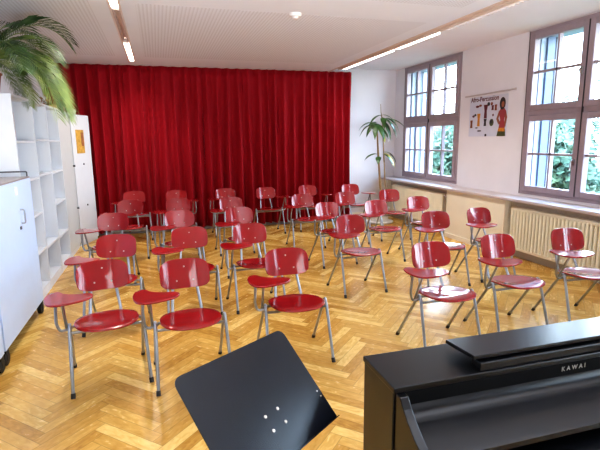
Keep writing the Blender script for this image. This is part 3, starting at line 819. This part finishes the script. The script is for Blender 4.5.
# ------------------------------------------------------------------ poster
def poster():
    y0, y1, z0, z1 = 5.72, 6.58, 1.63, 2.225     # y1 is the left edge as seen from the room
    X = XR - .004
    root = tag(link('poster', bxs((X, X + .002, y0, y1, z0, z1)), MT['paper']), 'percussion chart with instruments and a dancer on the wall between the windows', 'poster')
    w, h = y1 - y0, z1 - z0
    lay = [0]
    def U(u, v): return (y1 - u * w, z0 + v * h)
    def shape(name, pts, m):
        lay[0] += 1
        bm = bmesh.new(); prism(bm, [U(*p) for p in pts], 'x', X - .0006 - .00012 * lay[0], X - .0001)
        return link(name, bm, m, root)
    def ell(u, v, a, b, n=14): return [(u + a * math.cos(2 * PI * k / n), v + b * math.sin(2 * PI * k / n)) for k in range(n)]
    def drum(u, v, wt, wb, hh): return [(u - wt, v + hh), (u + wt, v + hh), (u + wb, v + hh * .1), (u + wb * 1.3, v - hh), (u - wb * 1.3, v - hh), (u - wb, v + hh * .1)]
    cu = bpy.data.curves.new('poster_title', 'FONT'); cu.body = 'Afro-Percussion'; cu.size = .098; cu.extrude = .0004; cu.offset = .0022
    lettering('title', cu, MT['maroon'], root, Matrix(((0, 0, -1, X - .001), (-1, 0, 0, y1 - .03 * w), (0, 1, 0, z0 + .885 * h), (0, 0, 0, 1))))
    for u, v, a, b, m in ((.22, .76, .05, .03, 'maroon'), (.30, .78, .04, .03, 'brown'), (.12, .52, .035, .03, 'maroon'), (.17, .55, .03, .03, 'ink'), (.52, .80, .035, .05, 'ink'), (.60, .80, .03, .04, 'brown'), (.62, .34, .055, .09, 'green'), (.61, .36, .03, .05, 'ink'), (.22, .22, .04, .015, 'ink'), (.30, .14, .06, .018, 'ink'), (.12, .76, .03, .03, 'paper'), (.65, .52, .02, .03, 'maroon')):
        shape('instrument', ell(u, v, a, b), MT[m])
    shape('drum', drum(.27, .42, .045, .028, .16), MT['orange']); shape('drum', drum(.07, .32, .035, .025, .10), MT['brown'])
    shape('drum', drum(.45, .62, .055, .03, .17), MT['maroon']); shape('drum', drum(.45, .35, .04, .025, .09), MT['ink'])
    shape('drum', drum(.63, .70, .03, .022, .06), MT['maroon']); shape('drum', drum(.71, .70, .03, .022, .07), MT['brown'])
    # printed dancer
    shape('dancer_skirt', [(.77, .0), (.98, .0), (.97, .16), (.80, .17)], MT['green'])
    shape('dancer_belt', [(.79, .12), (.97, .11), (.96, .20), (.81, .20)], MT['orange'])
    shape('dancer_arm', [(.80, .62), (.74, .42), (.80, .28), (.84, .32), (.79, .43), (.84, .58)], MT['skin'])
    shape('dancer_arm', [(.96, .62), (1.0, .45), (.97, .22), (.94, .24), (.95, .45), (.92, .58)], MT['skin'])
    shape('dancer_top', [(.81, .20), (.96, .20), (.93, .40), (.97, .58), (.93, .66), (.83, .66), (.80, .56), (.84, .40)], MT['pink'])
    shape('dancer_hair', ell(.875, .78, .07, .15), MT['ink'])
    shape('dancer_face', ell(.885, .76, .035, .07), MT['skin'])
    shape('publisher_mark', [(.46, .0), (.50, .0), (.50, .06), (.46, .06)], MT['ink'])
poster()
bm = bmesh.new(); tube(bm, [(XR - .022, 6.68, 2.252), (XR - .022, 5.56, 2.270)], .012, 10)
rod = tag(link('hanging_rail', bm, MT['ledge'], smooth=True), 'thin grey rail on the wall right above the percussion chart', 'rail')
for y in (6.5, 5.75):
    link('bracket', bxs((XR - .022, XR, y - .01, y + .01, 2.252 + (6.68 - y) * .016 - .006, 2.252 + (6.68 - y) * .016 + .006)), MT['ledge'], rod)

# ------------------------------------------------------------------ piano
def piano():
    x0, x1 = .665, 2.10
    yb, yf = 1.445, 1.212
    root = tag(empty('digital_piano', ((x0 + x1) / 2, 1.25, 0)), 'black upright digital piano with closed key lid in the right foreground', 'piano')
    o = Vector(root.location)
    def P(name, bm, m, par=root, **k):
        for v in bm.verts: v.co -= o
        return link(name, bm, m, par, **k)
    zt = .85
    for xs in (x0, x1 - .03):
        P('side_panel', bxs((xs, xs + .03, yf + .012, yb, .0, zt - .02)), MT['black'], bevel=.003)
        prof = [(yf + .008, 0), (yf + .008, zt - .022)]
        for k in range(9):
            t = k / 8; prof.append((yf - .02 - .19 * t, zt - .022 - .115 * (math.sin(t * PI / 2) ** .85)))
        prof += [(yf - .26, .705), (yf - .27, .69), (yf - .27, .60), (yf - .24, .585), (yf - .06, .57), (yf - .03, .50), (yf - .03, 0)]
        bm = bmesh.new(); prism(bm, prof, 'x', xs + .006, xs + .036); P('cheek', bm, MT['black'], bevel=.003)
        P('foot', bxs((xs, xs + .04, yf - .26, yf + .005, 0, .05)), MT['black'], bevel=.004)
    P('top_board', bxs((x0 - .004, x1 + .004, yf, yb + .003, zt - .02, zt)), MT['black'], bevel=.003)
    P('back_panel', bxs((x0 + .03, x1 - .03, yb - .03, yb - .012, .15, zt - .02)), MT['blackm'])
    P('lower_panel', bxs((x0 + .036, x1 - .036, yf + .03, yf + .045, .2, .62)), MT['blackm'])
    fas = P('fascia', bxs((x0 + .036, x1 - .036, yf + .004, yf + .02, .70, zt - .02)), MT['blackm'])
    # key lid: an upright strip that bends forward into a gentle slope
    prof = [(yf + .003, .782), (yf - .001, .766), (yf - .009, .754), (yf - .022, .746), (yf - .045, .740), (yf - .085, .734), (yf - .165, .722), (yf - .178, .716), (yf - .18, .700), (yf - .17, .695), (yf + .003, .70)]
    bm = bmesh.new(); prism(bm, prof, 'x', x0 + .038, x1 - .038); P('key_lid', bm, MT['black'], smooth=True)
    P('key_slip', bxs((x0 + .038, x1 - .038, yf - .225, yf - .03, .60, .662)), MT['black'], bevel=.004)
    P('key_bed', bxs((x0 + .038, x1 - .038, yf - .20, yf + .02, .57, .60)), MT['blackm'])
    P('pedal_beam', bxs((x0 + .036, x1 - .036, yf + .05, yf + .09, .06, .2)), MT['black'])
    for k in (-1, 0, 1):
        bm = bmesh.new(); tube(bm, [((x0 + x1) / 2 + k * .07, yf + .05, .09), ((x0 + x1) / 2 + k * .07, yf - .06, .075)], [.012, .016], 8); P('pedal', bm, MT['rivet'], smooth=True)
    # folded music rest on the top
    P('rest_base', bxs((.985, 1.78, yf + .008, yf + .06, zt, zt + .03)), MT['black'], bevel=.004)
    bm = bmesh.new(); prism(bm, [(yf + .022, zt + .038), (yf + .022, zt + .052), (yf + .188, zt + .040), (yf + .188, zt + .026)], 'x', .968, 1.80); P('music_rest', bm, MT['black'], bevel=.002)
    P('hinge', bxs((1.05, 1.72, yf + .05, yf + .12, zt, zt + .022)), MT['blackm'])
    cu = bpy.data.curves.new('maker_name', 'FONT'); cu.body = 'KAWAI'; cu.size = .023; cu.extrude = .0006; cu.space_character = 1.7; cu.align_x = 'CENTER'; cu.offset = .0004
    lettering('lettering', cu, MT['silver'], fas, Matrix(((1, 0, 0, 1.375), (0, 0, -1, yf + .003), (0, 1, 0, .800), (0, 0, 0, 1))))
piano()

# ------------------------------------------------------------------ music stand
def music_stand():
    c = Vector((.258, 1.273, .849))
    root = tag(empty('music_stand', (.40, 1.42, 0)), 'black metal music stand with a tilted solid desk in the foreground', 'music stand')
    o = Vector(root.location)
    R = Matrix(((.765, -.399, .499), (.640, .556, -.518), (-.071, .716, .680))).to_4x4()
    Mt = Matrix.Translation(c - o) @ R
    ol = []
    for sx, sy in ((1, 1), (-1, 1), (-1, -1), (1, -1)):
        rr = .028 if sy > 0 else .006
        for k in range(7):
            a = {(1, 1): 0, (-1, 1): PI / 2, (-1, -1): PI, (1, -1): 1.5 * PI}[(sx, sy)] + k * PI / 12
            ol.append((sx * (.25 - rr) + rr * math.cos(a), sy * (.175 - rr) + rr * math.sin(a)))
    bm = bmesh.new(); prism(bm, ol, 'z', -.0025, 0); bm.transform(Mt); desk = link('desk', bm, MT['stand'], root)
    bm = bmesh.new(); box(bm, -.25, .25, -.176, -.1735, -.002, .012); bm.transform(Mt); link('lip', bm, MT['stand'], desk)
    def toM(px, py): return (px, py)
    for u, v in ((-.029, -.043), (.031, -.043), (.032, -.088), (-.029, -.088), (.232, -.070), (.235, -.090)):
        bm = bmesh.new(); lathe(bm, [(.0055 if u < .1 else .003, 0), (.005 if u < .1 else .0025, .002), (.002, .003)], u, v, 10); bm.transform(Mt); link('rivet', bm, MT['rivet'], desk, smooth=True)
    back = Mt @ Vector((.03, .01, -.004)); n = (R.to_3x3() @ Vector((0, 0, -1)))
    joint = back + n * .06; joint.x, joint.y = joint.x, joint.y
    bm = bmesh.new(); tube(bm, [back, joint], [.03, .014], 12); link('clamp', bm, MT['blackm'], root, smooth=True)
    bm = bmesh.new(); tube(bm, [joint, (joint.x, joint.y, .42)], .009, 10); link('pole', bm, MT['stand'], root, smooth=True)
    bm = bmesh.new(); tube(bm, [(joint.x, joint.y, .46), (joint.x, joint.y, .10)], .013, 10); link('pole_sleeve', bm, MT['stand'], root, smooth=True)
    for k in range(3):
        a = .5 + k * 2 * PI / 3
        bm = bmesh.new(); tube(bm, [(joint.x + .01 * math.cos(a), joint.y + .01 * math.sin(a), .2), (joint.x + .18 * math.cos(a), joint.y + .18 * math.sin(a), .015)], .008, 8)
        lg = link('leg', bm, MT['stand'], root, smooth=True)
        bm = bmesh.new(); tube(bm, [(joint.x + .165 * math.cos(a), joint.y + .165 * math.sin(a), .03), (joint.x + .188 * math.cos(a), joint.y + .188 * math.sin(a), .011)], .011, 8); link('foot_cap', bm, MT['rubber'], lg, smooth=True)
music_stand()

# ------------------------------------------------------------------ outside: ground, trees, house
struct('ground', bxs((5.6, 90, -40, 90, -3.2, -3.0)), MT['grass'])
def tree(x, y, top, rad, m, label, seed, n=1500, sparse=False):
    root = tag(empty('tree', (x, y, -3)), label, 'tree', 'trees outside the windows')
    rnd = random.Random(seed)
    bm = bmesh.new(); tube(bm, [(0, 0, 0), (.1, .05, 1.5), (0, .1, top + 3 - rad * .8)], [.22, .17, .06], 8)
    for k in range(5):
        a = k * 1.26 + seed; tube(bm, [(.05, .05, 1.6 + .3 * k), (math.cos(a) * rad * .6, math.sin(a) * rad * .6, 2.4 + .5 * k)], [.07, .02], 6)
    link('trunk', bm, MT['bark'], root, smooth=True)
    bm = bmesh.new(); blobs = [(Vector((rnd.uniform(-.5, .5) * rad, rnd.uniform(-.5, .5) * rad, rnd.uniform(.4 * rad, top + 3 - .5 * rad))), rnd.uniform(.35, .6) * rad) for _ in range(22)]
    for k in range(n):
        c, r = rnd.choice(blobs)
        d = Vector((rnd.gauss(0, 1), rnd.gauss(0, 1), rnd.gauss(0, 1))).normalized() * r * rnd.uniform(.6, 1) ** .4
        p = c + d
        s = rnd.uniform(.10, .19); u = Vector((rnd.gauss(0, 1), rnd.gauss(0, 1), rnd.gauss(0, 1))).normalized(); v = u.orthogonal().normalized()
        bm.faces.new([bm.verts.new(p + u * s), bm.verts.new(p + v * s * .6), bm.verts.new(p - u * s), bm.verts.new(p - v * s * .6)])
    link('crown', bm, m, root)
tree(13.2, 13.0, 2.5, 1.9, MT['treeleaf'], 'bushy green tree outside, filling the lower panes of the near window', 1, 6500)
tree(17.0, 10.6, 2.8, 2.0, MT['treeleaf2'], 'darker green tree outside, at the right of the near window', 2, 5500)
tree(19.5, 18.6, 4.4, 2.2, MT['treeleaf'], 'tall loose tree outside, leaves rising into the upper panes of the near window', 6, 2600, True)
tree(12.2, 18.4, 2.5, 2.2, MT['treeleaf'], 'bushy green tree outside the far window', 3, 7500)
tree(16.2, 16.0, 2.6, 1.3, MT['treeleaf2'], 'dark narrow tree outside, between the two windows\' views', 4, 4000)
tree(14.0, 7.2, 2.6, 1.9, MT['treeleaf'], 'light green tree outside, beyond the right picture edge', 5, 4000)
hr = tag(empty('house', (25, 33.5, -3)), 'distant house with a pinkish roof outside the far window', 'house')
link('wall', bxs((-3, 3, -4, 4, 0, 4.2)), MT['housew'], hr)
bm = bmesh.new(); prism(bm, [(-3.4, 4.1), (3.4, 4.1), (0, 6.4)], 'y', -4.4, 4.4); link('roof', bm, MT['roof'], hr)
link('chimney', bxs((.4, 1.1, .5, 1.2, 5.2, 7.0)), MT['roof'], hr)
for y in (-2.4, 0, 2.4): link('window', bxs((-3.03, -3.0, y - .5, y + .5, 2.2, 3.6)), MT['pane'], hr)

# ------------------------------------------------------------------ light
w = bpy.data.worlds.new('World'); S.world = w; w.use_nodes = True
nt = w.node_tree; bg = nt.nodes['Background']
tc = nt.nodes.new('ShaderNodeTexCoord'); sp = nt.nodes.new('ShaderNodeSeparateXYZ'); nt.links.new(tc.outputs['Generated'], sp.inputs[0])
rp = nt.nodes.new('ShaderNodeValToRGB'); rp.color_ramp.elements[0].position = 0.; rp.color_ramp.elements[0].color = (.86, .94, 1, 1)
rp.color_ramp.elements[1].position = .7; rp.color_ramp.elements[1].color = (.44, .68, 1, 1)
nt.links.new(sp.outputs['Z'], rp.inputs['Fac']); nt.links.new(rp.outputs['Color'], bg.inputs['Color'])
bg.inputs['Strength'].default_value = 20.0

def area(name, loc, aim, sx, sy, power, col=(1, 1, 1), portal=False):
    l = bpy.data.lights.new(name, 'AREA'); l.shape = 'RECTANGLE'; l.size = sx; l.size_y = sy; l.energy = power; l.color = col
    o = bpy.data.objects.new(name, l); COL.objects.link(o); o.location = loc
    o.rotation_euler = (Vector(aim) - Vector(loc)).to_track_quat('-Z', 'Y').to_euler()
    if portal: l.cycles.is_portal = True
    elif sx < .1: l.spread = math.radians(125)
    return o
for w_ in (W1, W2, W3, W4):
    ym = (w_[0] + w_[1]) / 2
    area('window_portal', (XR + .55, ym, 1.91), (0, ym, 1.91), 2.0, 2.2, 1, portal=True)
area('rear_fill', (-.6, -2.8, 1.9), (4.6, 5.0, .3), 1.6, 1.2, 45, (.92, .96, 1))  # added unseen lamp, lifts the radiators and the lower right wall
# ceiling fluorescents (the same fixtures)
area('tube_light', (-.305, 7.45, ZC - .03), (-.305, 7.45, 0), .06, 1.4, 22, (1, .95, .88))
area('tube_light', (-.305, 4.3, ZC - .03), (-.305, 4.3, 0), .06, 1.4, 22, (1, .95, .88))
area('tube_light', (3.285, 7.2, ZC - .05), (3.285, 7.2, 0), .06, 1.8, 20, (1, .96, .92))
area('tube_light', (3.285, 5.5, ZC - .05), (3.285, 5.5, 0), .06, 1.2, 16, (1, .96, .92))
area('ceiling_fill', (1.3, -.6, 1.0), (1.3, 2.6, 4.3), 3.6, .5, 170, (.90, .95, 1)).data.spread = math.radians(110)  # added unseen lamp that brightens the ceiling

# ------------------------------------------------------------------ camera
cam = bpy.data.cameras.new('Camera'); co = bpy.data.objects.new('Camera', cam); COL.objects.link(co)
yaw, pitch, roll = math.radians(16.54013), math.radians(10.37328), math.radians(-.648796)
f = Vector((math.sin(yaw) * math.cos(pitch), math.cos(yaw) * math.cos(pitch), -math.sin(pitch)))
r0 = Vector((math.cos(yaw), -math.sin(yaw), 0)); u0 = r0.cross(f)
r_ = r0 * math.cos(roll) + u0 * math.sin(roll); u_ = -r0 * math.sin(roll) + u0 * math.cos(roll)
co.matrix_world = Matrix(((r_.x, u_.x, -f.x, 0), (r_.y, u_.y, -f.y, 0), (r_.z, u_.z, -f.z, 1.62), (0, 0, 0, 1)))
cam.sensor_fit = 'HORIZONTAL'; cam.sensor_width = 36; cam.lens = 469.2574 * 36 / 600; cam.clip_start = .05; cam.clip_end = 300
S.camera = co
S.view_settings.view_transform = 'Standard'
S.view_settings.look = 'Medium High Contrast'
S.view_settings.exposure = -.05
